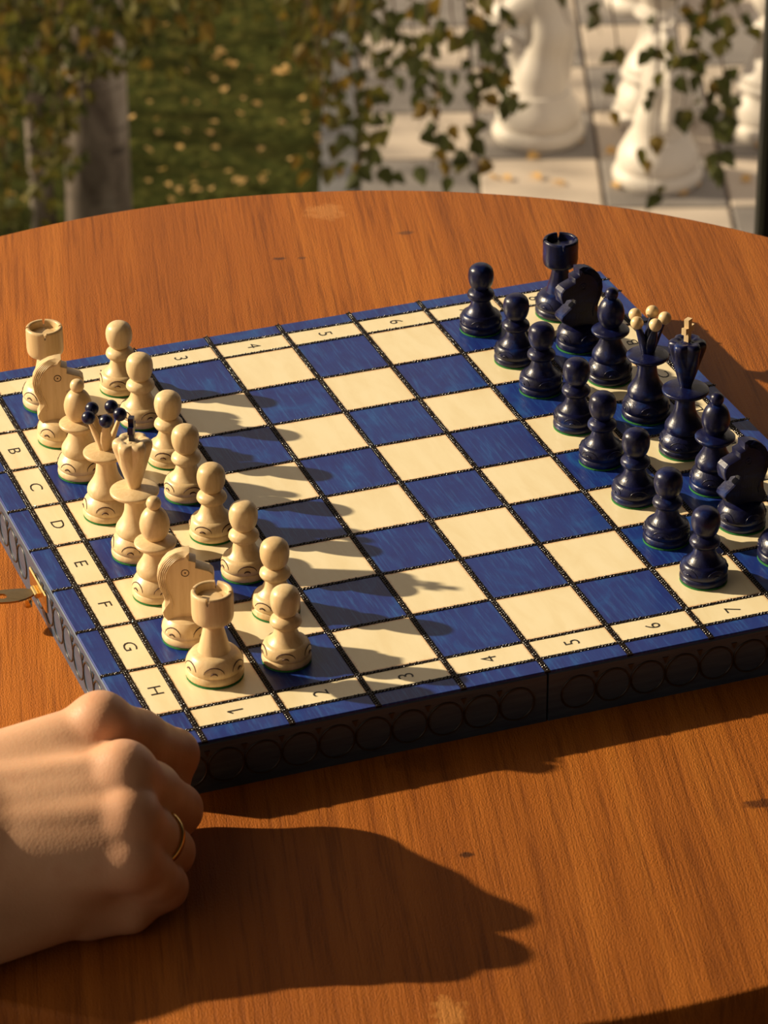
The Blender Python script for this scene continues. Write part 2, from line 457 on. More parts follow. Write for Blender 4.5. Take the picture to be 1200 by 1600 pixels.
b = MB(); b.box(-1.6, 2.2, -0.03, 0.03, 0.0, 0.06); obj('bottom_rail', b.mesh('bottom_rail', M['frame']), win)
b = MB(); b.box(-1.6, pu + 0.005, -0.003, 0.003, 0.055, 2.55); obj('glass_pane', b.mesh('glass_pane', M['glass']), win)
b = MB(); b.box(pu + 0.065, 2.2, -0.003, 0.003, 0.055, 2.55); obj('glass_pane', b.mesh('glass_pane', M['glass']), win)

lb = MB(); lb.box(-30, 30, 3.0, 45, -0.3, 0)
tag(obj('lawn', mesh('lawn', [uv(x, y, GZ + z) for x, y, z in lb.v], lb.f, M['lawn'])), kind='structure')
# paved giant chess field, its slabs squared up with the line of sight
c0 = on_z(944, 324, GZ); c1 = on_z(752, 262, GZ)
o_uv = Vector(((c0 - uv(0, 0, GZ)).dot(RT), (c0 - uv(0, 0, GZ)).dot(FW)))
ga = on_z(941, 258, GZ)
v_line = (ga - uv(0, 0, GZ)).dot(FW)
TS = ((on_z(1137, 319, GZ) - uv(0, 0, GZ)).dot(RT) - (on_z(944, 324, GZ) - uv(0, 0, GZ)).dot(RT))
TS = abs(TS)
u_line = o_uv.x
pav = thing('giant_chess_pavement', 'chequered pavement of pale and grey slabs carrying the giant white chess pieces', None, uv(0, 0, GZ), kind='structure')
pav.rotation_euler = (0, 0, math.atan2(RT.y, RT.x))
kerb_u = (on_z(556, 288, GZ) - uv(0, 0, GZ)).dot(RT)
b = MB(); b.box(kerb_u - 0.11, kerb_u, 3.2, 22, 0, 0.035)
tag(obj('kerb', mesh('kerb', [uv(x, y, GZ + z) for x, y, z in b.v], b.f, M['kerb'])), kind='structure')
b = MB(); b.box(kerb_u, u_line + 7*TS, v_line - 9*TS, v_line + 9*TS, 0.0, 0.012); obj('slab_bed', b.mesh('slab_bed', M['grout']), pav)
tile_me = []
for mt in (M['tl'], M['td']):
    b = MB(); gp = 0.006; b.bbox(gp, TS - gp, gp, TS - gp, 0.0, 0.024, 0.004); tile_me.append(b.mesh('paving_slab', mt))
for i in range(-3, 6):
    for j in range(-5, 9):
        u0 = u_line + i*TS
        if u0 < kerb_u - 0.30*TS: continue
        t = obj('paving_slab', tile_me[(i + j) % 2], pav, (u0, v_line + j*TS, 0.002))
        if u0 < kerb_u:
            t.scale.x = (u0 + TS - kerb_u)/TS; t.location.x = kerb_u

# ------------------------------------------------------------------ round table
TC = (-0.342, 0.19); TR = 10.234
tbl = thing('round_table', 'round brown wooden table carrying the blue chess board', 'table', (TC[0]*S, TC[1]*S, 0))
R = TR*S
b = MB(); b.lathe([(R-0.004, -0.024), (R-0.001, -0.021), (R, -0.012), (R, -0.003), (R-0.0015, -0.0006), (R-0.003, 0.0)], 160)
me = b.mesh('tabletop', M['table']); smooth_angle(me, 40); obj('tabletop', me, tbl, (0, 0, TABLE_Z))
b = MB(); b.lathe([(R-0.012, -0.052), (R-0.006, -0.05), (R-0.006, -0.0235), (R-0.012, -0.0235)], 120)
me = b.mesh('edge_band', M['edge']); smooth_angle(me); obj('edge_band', me, tbl, (0, 0, TABLE_Z))
b = MB(); b.lathe(catmull([(0.06, 0.05), (0.05, 0.10), (0.035, 0.18), (0.04, 0.45), (0.05, 0.62), (0.10, 0.70)], 4), 28)
me = b.mesh('pedestal', M['edge'], True); obj('pedestal', me, tbl)
b = MB(); b.lathe([(0.22, 0.0), (0.22, 0.02), (0.18, 0.035), (0.06, 0.05)], 40)
me = b.mesh('foot', M['edge']); smooth_angle(me); obj('foot', me, tbl)

# ------------------------------------------------------------------ chess board
BH = 4.685
board = thing('chess_board', 'blue and cream folding chess board with burnt braid lines, lettered and numbered', 'chess board', V(0, 0, -TH))
board.scale = (S, S, S)                        # children are built in square units, z = 0 on the table
for sgn in (-1, 1):
    b = MB(); x0, x1 = (-BH, -0.012) if sgn < 0 else (0.012, BH)
    b.bbox(x0, x1, -BH, BH, 0.0, TH - 0.012, 0.03)
    o = obj('board_half', b.mesh('board_half', M['side']), board)
cuts = [-BH, -4.4] + [i - 4 for i in range(9)] + [4.4, BH]
cache = {}
def cell(name, x0, x1, y0, y1, mat):
    w, h = x1 - x0, y1 - y0
    key = (round(w, 3), round(h, 3), mat.name)
    if key not in cache:
        q = MB(); q.bbox(-w/2 + 0.012, w/2 - 0.012, -h/2 + 0.012, h/2 - 0.012, -0.04, 0.0, 0.008); cache[key] = q.mesh(name, mat)
    return obj(name, cache[key], board, ((x0+x1)/2, (y0+y1)/2, TH))
for a in range(12):
    for c in range(12):
        x0, x1, y0, y1 = cuts[a], cuts[a+1], cuts[c], cuts[c+1]
        inx, iny = 2 <= a <= 9, 2 <= c <= 9
        if inx and iny:
            i = a - 2; j = 7 - (c - 2)
            cell('square', x0, x1, y0, y1, M['blue'] if (i + j) % 2 == 0 else M['light'])
        elif (inx and c in (1, 10)) or (iny and a in (1, 10)): cell('label_strip', x0, x1, y0, y1, M['light'])
        else: cell('frame_strip', x0, x1, y0, y1, M['blue'])
# braided lines: a flat dark cord with slanting strands
def braid_mesh(w=0.034, pitch=0.042):
    b = MB(); b.box(-BH + 0.005, BH - 0.005, -w, w, -0.02, 0.004)
    n = int(2*BH/pitch)
    for k in range(n):
        x = -BH + 0.02 + k*pitch
        for side in (-1, 1):
            # a small rounded bead, slanted towards the middle of the cord
            cx_, cy_ = x + (0.008 if side > 0 else 0.026), side*w*0.44; hb = random.uniform(0.25, 1.25)
            ax_, bx_ = (0.016, side*0.006), (-0.0036*side, 0.011)
            ring = [(cx_ + ax_[0]*math.cos(q) + bx_[0]*math.sin(q), cy_ + ax_[1]*math.cos(q) + bx_[1]*math.sin(q)) for q in (0, PI/3, 2*PI/3, PI, 4*PI/3, 5*PI/3)]
            v = [(p[0], p[1], 0.002) for p in ring] + [((p[0] + cx_)/2, (p[1] + cy_)/2, 0.004 + 0.013*hb) for p in ring] + [(cx_, cy_, 0.004 + 0.017*hb)]
            f = []
            for q in range(6):
                q2 = (q + 1) % 6; f += [(q, q2, 6 + q2, 6 + q), (6 + q, 6 + q2, 12)]
            b.add(v, f)
    me = b.mesh('braid_line', M['braid']); me.materials.append(M['groove'])
    for p in list(me.polygons)[6:]: p.use_smooth = True
    for p in list(me.polygons)[:6]: p.material_index = 1
    return me
bm_ = braid_mesh()
bm_thin = braid_mesh(0.027, 0.042)
for c in cuts[1:-1]:
    obj('braid_line', bm_, board, (c, 0, TH), (0, 0, PI/2))
    obj('braid_line', bm_thin, board, (0, c, TH - 0.002))
# letters and numbers
def glyph(ch):
    if ch == '1':
        q = MB(); q.box(-0.012, 0.012, -0.09, 0.09, -0.001, 0.001); q.add([(-0.012, 0.09, 0.001), (-0.060, 0.045, 0.001), (-0.045, 0.032, 0.001), (0.0, 0.065, 0.001)], [(0, 1, 2, 3)])
        return q.mesh('glyph', M['ink'])
    cu = bpy.data.curves.new('glyph', 'FONT'); cu.body = ch; cu.size = 0.26; cu.align_x = 'CENTER'; cu.align_y = 'CENTER'
    cu.extrude = 0.001; cu.offset = -0.002; cu.resolution_u = 3
    o = bpy.data.objects.new('glyph', cu); COL.objects.link(o)
    dg = bpy.context.evaluated_depsgraph_get(); me = bpy.data.meshes.new_from_object(o.evaluated_get(dg))
    bpy.data.objects.remove(o); me.materials.clear(); me.materials.append(M['ink']); return me
for k in range(8):
    L = glyph('ABCDEFGH'[k]); N = glyph(str(k+1)); y = 3.5 - k; x = k - 3.5
    o = obj('file_letter', L, board, (-4.2, y, TH + 0.0015), (0, 0, -PI/2)); o.scale = (1.15, 0.85, 1)
    o = obj('file_letter', L, board, (4.2, y, TH + 0.0015), (0, 0, PI/2)); o.scale = (1.15, 0.85, 1)
    obj('rank_number', N, board, (x, -4.2, TH + 0.0015), (0, 0, PI/2))
    obj('rank_number', N, board, (x, 4.2, TH + 0.0015), (0, 0, -PI/2))
# ringed sides
rb = MB(); rb.tube([(0.205*math.cos(2*PI*i/28), 0, 0.205*math.sin(2*PI*i/28)) for i in range(28)], 0.013, 5, True)
ring_me = rb.mesh('engraved_ring', M['ringm'], True)
pb = MB(); pb.prism([(-0.035, 0.03), (0.035, 0.03), (0.0, -0.05)], -0.008, 0.004); punch_me = pb.mesh('punch_mark', M['ringm'])
for k in range(10):
    for sg in (-1, 1):
        q = sg*(0.37 + 0.425*k)
        for (p, rz) in (((q, -BH - 0.001, 0.31), 0), ((q, BH + 0.001, 0.31), PI), ((-BH - 0.001, q, 0.31), -PI/2), ((BH + 0.001, q, 0.31), PI/2)):
            o = obj('engraved_ring', ring_me, board, p, (0, 0, rz))
            d = 0.2125*sg
            pp = (p[0] + d, p[1], 0.50) if rz in (0, PI) else (p[0], p[1] + d, 0.50)
            if k < 9: obj('punch_mark', punch_me, board, pp, (0, 0, rz))

# brass clasp on the letter side
cy = sq(42, 925, -0.30); yc = cy[1]
clasp = thing('brass_clasp', 'small brass clasp on the lettered side of the board beside the hand', 'clasp', V(-BH - 0.006, yc, -0.30)); clasp.scale = (S, S, S)
b = MB(); b.bbox(-0.36, 0.36, -0.12, 0.12, 0, 0.022, 0.012)
me = mesh('plate', [(-z, x, y) for x, y, z in b.v], b.f, M['brass']); obj('plate', me, clasp)
b = MB(); b.tube([(-0.05, -0.10, -0.02), (-0.05, 0.10, -0.02)], 0.035, 12); me = b.mesh('pivot', M['brass']); smooth_angle(me); obj('pivot', me, clasp)
# swung-out latch plate with a hole
n = 20; v = []; f = []
outer = [(-0.05, -0.13), (-0.30, -0.17), (-0.62, -0.13), (-0.72, 0.0), (-0.62, 0.13), (-0.30, 0.17), (-0.05, 0.13)]
outer = [(x, y) for x, y in outer]
hole = [(-0.45 + 0.06*math.cos(2*PI*i/n), 0.06*math.sin(2*PI*i/n)) for i in range(n)]
ring = []
for i in range(n):
    a = 2*PI*i/n
    ring.append((-0.39 + 0.34*math.cos(a)*(1 if math.cos(a) > 0 else 0.98), 0.15*math.sin(a)*(1.0)))
for zz in (-0.012, 0.012):
    v += [(x, y, zz + 0.10*max(0, -(x + 0.30))) for x, y in ring] + [(x, y, zz + 0.10*max(0, -(x + 0.30))) for x, y in hole]
for i in range(n):
    j = (i+1) % n
    f += [(2*n+i, 2*n+j, 3*n+j, 3*n+i), (i, n+i, n+j, j), (i, j, 2*n+j, 2*n+i), (n+j, n+i, 3*n+i, 3*n+j)]
obj('latch_plate', mesh('latch_plate', v, f, M['steel']), clasp, (0.0, 0, -0.02))
b = MB(); b.lathe([(0.05, -0.16), (0.05, -0.02), (0.03, -0.01)], 12); obj('catch_stud', b.mesh('catch_stud', M['brass'], True), clasp, (-0.15, -0.02, -0.02))

# ------------------------------------------------------------------ the small chess pieces (square units, base at z = 0)
K = 0.95
def sc(pr): return [(r*K, z) for r, z in pr]
BASE = [(0.300, 0.015), (0.300, 0.015), (0.318, 0.03), (0.325, 0.055), (0.318, 0.085), (0.305, 0.105), (0.305, 0.105), (0.318, 0.125), (0.322, 0.16), (0.310, 0.20), (0.285, 0.24), (0.250, 0.275), (0.235, 0.29)]
def base_prof(r): return [(a*r/0.325, z) for a, z in BASE]
def lathe_me(name, prof, mat, n=40, sub=4, **kw):
    b = MB(); b.lathe(catmull(prof, sub), n, **kw); me = b.mesh(name, mat); return smooth_angle(me, 50)
def interp(prof, z):
    for (r0, z0), (r1, z1) in zip(prof, prof[1:]):
        if z0 <= z <= z1 and z1 > z0: return r0 + (r1-r0)*(z-z0)/(z1-z0)
    return prof[-1][0]
def arcs_me(prof, mat, n=5, z0=0.15, h=0.085, w=0.42, turn=0.0):
    b = MB(); P = catmull(prof, 4)
    for k in range(n):
        ph = turn + 2*PI*k/n
        for (ww, hh, zz, rr) in ((w, h, z0, 0.0075), (w*0.32, h*0.34, z0 - 0.012, 0.010)):
            pts = []
            for i in range(9):
                t = PI*i/8; a = ph - ww*math.cos(t); z = zz + hh*math.sin(t); r = interp(P, z) + 0.001
                pts.append((r*math.cos(a), r*math.sin(a), z))
            rad = [rr*(0.35 + 0.65*math.sin(PI*i/8)) for i in range(9)]
            b.tube(pts, rad, 5)
    return b.mesh('carved_arcs', mat, True)
def felt_me(r):
    b = MB(); b.lathe([(r*0.96, 0.0), (r*0.985, 0.004), (r*0.985, 0.018), (r*0.9, 0.02)], 40); return b.mesh('felt_pad', M['felt'])

def cross_me(mat):
    b = MB(); a = 0.035
    pl = [(-a, 0), (a, 0), (a, 0.14), (0.095, 0.125), (0.095, 0.215), (a, 0.20), (a*1.25, 0.31), (-a*1.25, 0.31), (-a, 0.20), (-0.095, 0.215), (-0.095, 0.125), (-a, 0.14)]
    b.prism(pl, -0.032, 0.032); return b.mesh('cross', mat)

def rook_head(mat):
    prof = [(0.110, 0.66), (0.115, 0.675), (0.19, 0.70), (0.232, 0.735), (0.245, 0.79), (0.247, 0.85), (0.247, 1.04), (0.244, 1.07), (0.232, 1.088), (0.205, 1.088), (0.192, 1.075), (0.186, 1.03), (0.182, 1.0), (0.182, 1.0), (0.12, 0.998), (0.11, 1.006), (0.0001, 1.006)]
    P = catmull(sc(prof), 3); n = 112
    def zf(r, z, a):
        if z > 1.008 and r > 0.165:
            d = abs(((a*4/(2*PI) + 0.35) % 1.0) - 0.5)
            if d > 0.465: return 1.0 + (z - 1.0)*0.12
        return z
    b = MB(); b.lathe(P, n, zf=zf); me = b.mesh('head', mat); return smooth_angle(me, 40)

def king_crown(mat):
    prof = [(0.075, 0.885), (0.085, 0.93), (0.115, 1.02), (0.160, 1.16), (0.205, 1.30), (0.238, 1.40), (0.248, 1.455), (0.235, 1.50), (0.195, 1.525), (0.14, 1.52), (0.10, 1.505), (0.06, 1.515), (0.0001, 1.52)]
    P = catmull(sc(prof), 4)
    def rad(r, z, a):
        t = min(1, max(0, (z - 1.20)/0.16))
        if t <= 0 or r < 0.05: return r
        d = abs(((a*6/(2*PI)) % 1.0) - 0.5)*2     # 1 at a cut
        w = 0.18 + 0.50*t
        q = max(0, (d - (1 - w))/w)
        return r*(1 - 0.19*t*q)
    b = MB(); b.lathe(P, 96, rad=rad); me = b.mesh('crown', mat); return smooth_angle(me, 28)

def queen_crown(mat):
    b = MB()
    b.lathe(sc([(0.07, 0.87), (0.085, 0.93), (0.09, 0.98), (0.05, 1.03)]), 20)
    for k in range(5):
        a0 = 2*PI*k/5 + 0.30
        N = 9; rows = []
        for i in range(N):
            t = i/(N-1); rr = 0.040 + 0.145*t**1.05; z = 0.90 + 0.40*t
            hw = (0.046 + 0.040*math.sin(PI*min(1, t*0.95)))*(1 - 0.35*t); ht = 0.046*(1 - 0.5*t)
            row = []
            for j in range(10):
                an = 2*PI*j/10; lr = rr + ht*math.cos(an); lt = hw*math.sin(an)
                row.append((lr*math.cos(a0) - lt*math.sin(a0), lr*math.sin(a0) + lt*math.cos(a0), z - 0.25*(ht*math.cos(an))))
            rows.append(row)
        v = [p for r_ in rows for p in r_]; f = []
        for i in range(N-1):
            for j in range(10):
                j2 = (j+1) % 10; f.append((i*10+j, i*10+j2, (i+1)*10+j2, (i+1)*10+j))
        f += [tuple(range(9, -1, -1)), tuple((N-1)*10+j for j in range(10))]
        b.add(v, f)
    me = b.mesh('crown', mat); return smooth_angle(me, 60)
def ball_me(mat, r=0.083):
    b = MB(); b.sphere((0, 0, 0), r, 18, 12); return b.mesh('crown_ball', mat, True)

KN = [(-0.21, 0.27), (-0.265, 0.34), (-0.275, 0.40), (-0.245, 0.46), (-0.235, 0.52), (-0.255, 0.60), (-0.295, 0.70), (-0.315, 0.82), (-0.30, 0.92), (-0.255, 1.01), (-0.19, 1.08), (-0.10, 1.135), (-0.02, 1.155), (0.055, 1.15),
      (0.05, 1.06), (0.125, 1.035), (0.12, 0.965), (0.275, 0.915), (0.315, 0.87), (0.325, 0.80), (0.30, 0.70), (0.265, 0.705), (0.24, 0.745), (0.15, 0.745), (0.105, 0.715), (0.115, 0.675), (0.20, 0.60), (0.30, 0.525), (0.315, 0.475), (0.28, 0.42), (0.12, 0.31), (0.06, 0.27)]
def knight_head(mat):
    ht = 0.10
    bm_me = MB()
    n = len(KN)
    # inset ring gives a soft chamfer, wide along the mane
    cx = sum(p[0] for p in KN)/n; cz = sum(p[1] for p in KN)/n
    ins = []
    for i in range(n):
        p0 = Vector(KN[i-1]); p1 = Vector(KN[i]); p2 = Vector(KN[(i+1) % n])
        e1 = (p1-p0).normalized(); e2 = (p2-p1).normalized()
        nr = Vector((e1.y + e2.y, -e1.x - e2.x))
        if nr.length < 1e-6: nr = Vector((e1.y, -e1.x))
        nr.normalize()
        k = 0.085 if 5 <= i <= 12 else (0.05 if i in (4, 13) else 0.010)
        ins.append(p1 + nr*k)
    v = []; f = []
    for y, ring in ((-ht, ins), (-ht*0.80, KN), (ht*0.80, KN), (ht, ins)):
        if abs(y) < ht: ring = [Vector(p) for p in ring]
        for i, p in enumerate(ring):
            yy = y
            if abs(y) < ht and 5 <= i <= 12: yy = y*0.62
            v.append((p[0], yy, p[1]))
    for L in range(3):
        for i in range(n):
            j = (i+1) % n; f.append((L*n+i, (L+1)*n+i, (L+1)*n+j, L*n+j))
    f.append(tuple(range(n))); f.append(tuple(3*n + i for i in range(n-1, -1, -1)))
    me = mesh('head', v, f, mat)
    import bmesh
    q = bmesh.new(); q.from_mesh(me); bmesh.ops.triangulate(q, faces=[x for x in q.faces if len(x.verts) > 4]); bmesh.ops.recalc_face_normals(q, faces=q.faces); q.to_mesh(me); q.free()
    return smooth_angle(me, 25)
def mane_me(mat):
    b = MB(); back = [Vector(p) for p in KN[3:12]]
    for s in (-1, 1):
        for k in range(5):
            off = 0.012 + 0.019*k; pts = []
            for i, p in enumerate(back):
                yy = s*(0.0635 + (0.0385)*min(1, off/0.085))
                pts.append((p.x + off, yy, p.y - 0.15*off))
            b.tube(pts, [0.004] + [0.0075]*(len(pts)-2) + [0.004], 5)
    return b.mesh('mane_ridges', mat, True)
def eye_me(mat):
    b = MB()
    for s in (-1, 1):
        b.tube([(0.0 + 0.042*math.cos(2*PI*i/20), s*0.101, 0.90 + 0.042*math.sin(2*PI*i/20)) for i in range(20)], 0.005, 5, True)
        b.sphere((0.0, s*0.1005, 0.90), 0.010, 8, 6)
    return b.mesh('eye', mat, True)

def build_set(col):
    mat = M[col]; other = M['black' if col == 'white' else 'white']
    brn = M['burn'] if col == 'white' else mat
    P = {}
    # pawn
    r = 0.298*K
    pb_ = base_prof(r)[:-2] + [(0.225*K, 0.262), (0.225*K, 0.262)]
    P['pawn'] = [('base', lathe_me('base', pb_, mat)),
        ('stem', lathe_me('stem', sc([(0.232, 0.255), (0.19, 0.295), (0.155, 0.345), (0.135, 0.40), (0.128, 0.45), (0.128, 0.45)]), mat, 36)),
        ('collar', lathe_me('collar', sc([(0.12, 0.445), (0.165, 0.462), (0.188, 0.495), (0.19, 0.515), (0.178, 0.55), (0.145, 0.58), (0.11, 0.60)]), mat, 36)),
        ('head', lathe_me('head', [(0.10*K, 0.59), (0.135, 0.635), (0.160, 0.70), (0.170, 0.768), (0.166, 0.83), (0.145, 0.89), (0.10, 0.93), (0.05, 0.948), (0.0001, 0.952)], mat, 36, 4)),
        ('carved_arcs', arcs_me(pb_, brn, 5, 0.165, 0.065, 0.40, 0.5)), ('felt_pad', felt_me(r))]
    # rook
    r = 0.345*K
    rb_ = [(a, z*1.12) for a, z in base_prof(r)[:-1]] + [(0.20*K, 0.335)]
    P['rook'] = [('base', lathe_me('base', rb_, mat)),
        ('stem', lathe_me('stem', sc([(0.205, 0.32), (0.185, 0.37), (0.16, 0.46), (0.135, 0.56), (0.115, 0.65), (0.112, 0.68)]), mat, 36)),
        ('head', rook_head(mat)), ('carved_arcs', arcs_me(rb_, brn, 6, 0.185, 0.075, 0.36, 0.2)), ('felt_pad', felt_me(r))]
    # shared double foot
    def foot(r, f):
        return base_prof(r)
    def waist(r):
        return [(0.70*r, 0.285), (0.70*r, 0.285), (0.77*r, 0.31), (0.79*r, 0.35), (0.76*r, 0.39), (0.66*r, 0.44), (0.54*r, 0.50), (0.45*r, 0.57), (0.42*r, 0.62)]
    # bishop
    r = 0.31*K
    P['bishop'] = [('base', lathe_me('base', foot(r, 1), mat)),
        ('stem', lathe_me('stem', waist(r) + [(0.44*r, 0.66)], mat, 36)),
        ('collar', lathe_me('collar', sc([(0.13, 0.60), (0.20, 0.63), (0.248, 0.668), (0.258, 0.69), (0.25, 0.71), (0.19, 0.735), (0.10, 0.75)]), mat, 40)),
        ('head', lathe_me('head', sc([(0.085, 0.735), (0.125, 0.765), (0.165, 0.83), (0.183, 0.91), (0.178, 0.98), (0.150, 1.06), (0.105, 1.12), (0.06, 1.145), (0.06, 1.145)]), mat, 36)),
        ('finial', lathe_me('finial', sc([(0.05, 1.13), (0.05, 1.13), (0.078, 1.155), (0.092, 1.20), (0.078, 1.25), (0.045, 1.28), (0.0001, 1.288)]), mat, 24)),
        ('carved_arcs', arcs_me(foot(r, 1), brn, 5, 0.165, 0.075, 0.38, 0.9)), ('felt_pad', felt_me(r))]
    # knight
    P['knight'] = [('base', lathe_me('base', [(a, z*1.08) for a, z in base_prof(r)[:-1]] + [(0.22*K, 0.305), (0.15*K, 0.33), (0.0001, 0.345)], mat)),
        ('head', knight_head(mat)), ('mane_ridges', mane_me(mat)), ('eye', eye_me(brn)),
        ('carved_arcs', arcs_me([(a, z*1.08) for a, z in base_prof(r)], brn, 5, 0.17, 0.085, 0.38, 0.3)), ('felt_pad', felt_me(r))]
    # queen
    r = 0.325*K
    ql = [('base', lathe_me('base', foot(r, 1), mat)), ('stem', lathe_me('stem', waist(r) + [(0.39*r, 0.70), (0.40*r, 0.78)], mat, 36)),
        ('collar', lathe_me('collar', sc([(0.12, 0.755), (0.21, 0.785), (0.27, 0.82), (0.283, 0.845), (0.272, 0.865), (0.20, 0.885), (0.08, 0.90)]), mat, 44)),
        ('crown', queen_crown(mat)), ('carved_arcs', arcs_me(foot(r, 1), brn, 5, 0.165, 0.075, 0.38, 1.3)), ('felt_pad', felt_me(r))]
    bl = ball_me(other)
    for k in range(5):
        a = 2*PI*k/5 + 0.30
        ql.append(('crown_ball', bl, (0.198*math.cos(a), 0.198*math.sin(a), 1.36)))
    P['queen'] = ql
    # king
    P['king'] = [('base', lathe_me('base', foot(r, 1), mat)), ('stem', lathe_me('stem', waist(r) + [(0.40*r, 0.70), (0.42*r, 0.78)], mat, 36)),
        ('collar', lathe_me('collar', sc([(0.12, 0.755), (0.22, 0.785), (0.29, 0.82), (0.305, 0.845), (0.293, 0.868), (0.21, 0.89), (0.07, 0.905)]), mat, 44)),
        ('crown', king_crown(mat)), ('cross', cross_me(other), (0, 0, 1.505)),
        ('carved_arcs', arcs_me(foot(r, 1), brn, 5, 0.165, 0.075, 0.38, 0.2)), ('felt_pad', felt_me(r))]
    return P

SETS = {'white': build_set('white'), 'black': build_set('black')}
def place(col, kind, px, py, label, rz=0.0, cross=None, group=None):
    p = sq(px, py, 0.0)
    t = thing('chess_' + kind, label, 'chess piece', V(p[0], p[1], 0.001), (0, 0, rz), group); t.scale = (S, S, S)
    for part in SETS[col][kind]:
        o = obj(part[0], part[1], t, part[2] if len(part) > 2 else None)
        if part[0] == 'cross': o.rotation_euler = (0, 0, cross or 0)
        if part[0] == 'crown_ball': o['label'] = 'navy ball' if col == 'white' else 'pale wooden ball'
        if part[0] == 'cross': o['label'] = 'navy cross' if col == 'white' else 'pale wooden cross'
        if part[0] == 'felt_pad': o['label'] = 'green felt'
    return t
GW, GB = 'pale wooden chess pieces', 'navy blue chess pieces'
D = math.radians
place('white', 'rook', 76, 630, 'pale wooden rook at the far end of the lettered side, behind a knight', 0.3, group=GW)
place('white', 'knight', 95.5, 686, 'pale wooden flat-cut knight beside the far rook and bishop', D(-14), group=GW)
place('white', 'bishop', 128, 739, 'pale wooden bishop with ball top on square C1 between knight and queen', 0.4, group=GW)
place('white', 'queen', 170, 803, 'pale wooden queen with navy balls on her crown', 0.50, group=GW)
place('white', 'king', 215, 865, 'pale wooden king with a navy cross on his fluted crown', 0.2, D(52), group=GW)
place('white', 'bishop', 246.5, 928.5, 'pale wooden bishop with ball top on square F1 beside the king', 0.0, group=GW)
place('white', 'knight', 293.5, 996, 'pale wooden flat-cut knight right behind the near corner rook', D(-17), group=GW)
place('white', 'rook', 336, 1054, 'pale wooden rook on the near corner square closest to the hand', 0.0, group=GW)
for k, (x, y) in enumerate([(190, 607), (222, 658), (266, 719), (293, 773), (333, 835), (383, 895.5), (431.5, 955), (448, 1031)]):
    wh = ['farthest of its row', 'second farthest of its row', 'third farthest of its row', 'in front of the queen', 'in front of the king', 'in front of the bishop with F beside it', 'second nearest of its row', 'nearest of its row'][k]
    place('white', 'pawn', x, y, 'pale wooden pawn on square %s2, %s' % ('ABCDEFGH'[k], wh), 0.55*k, group=GW)
place('black', 'rook', 874, 489, 'navy blue rook at the far corner of the board', 0.3, group=GB)
place('black', 'knight', 903.5, 540, 'navy blue flat-cut knight beside the far corner rook', D(186), group=GB)
place('black', 'bishop', 952, 591, 'navy blue bishop on square C8 between knight and queen', 1.0, group=GB)
place('black', 'queen', 1009, 649, 'navy blue queen with pale wooden balls on her crown', 0.64, group=GB)
place('black', 'king', 1067.5, 704, 'navy blue king with a pale wooden cross on his crown', 0.1, D(28), group=GB)
place('black', 'bishop', 1114, 761, 'navy blue bishop on square F8 beside the king', 2.0, group=GB)
place('black', 'knight', 1158, 819, 'navy blue flat-cut knight near the right edge of the photo', D(186), group=GB)
place('black', 'rook', 1226, 871, 'navy blue rook cut off by the right edge of the photo', 0.6, group=GB)
for k, (x, y) in enumerate([(751, 514), (805.5, 563), (845, 609), (899, 666), (939.5, 720), (991, 779), (1041, 843), (1099, 905)]):
    wh = ['farthest of its row', 'second farthest of its row', 'third farthest of its row', 'fourth farthest of its row', 'fourth nearest of its row', 'third nearest of its row', 'second nearest of its row', 'nearest of its row'][k]
    place('black', 'pawn', x, y, 'navy blue pawn on square %s7, %s' % ('ABCDEFGH'[k], wh), 0.8*k, group=GB)

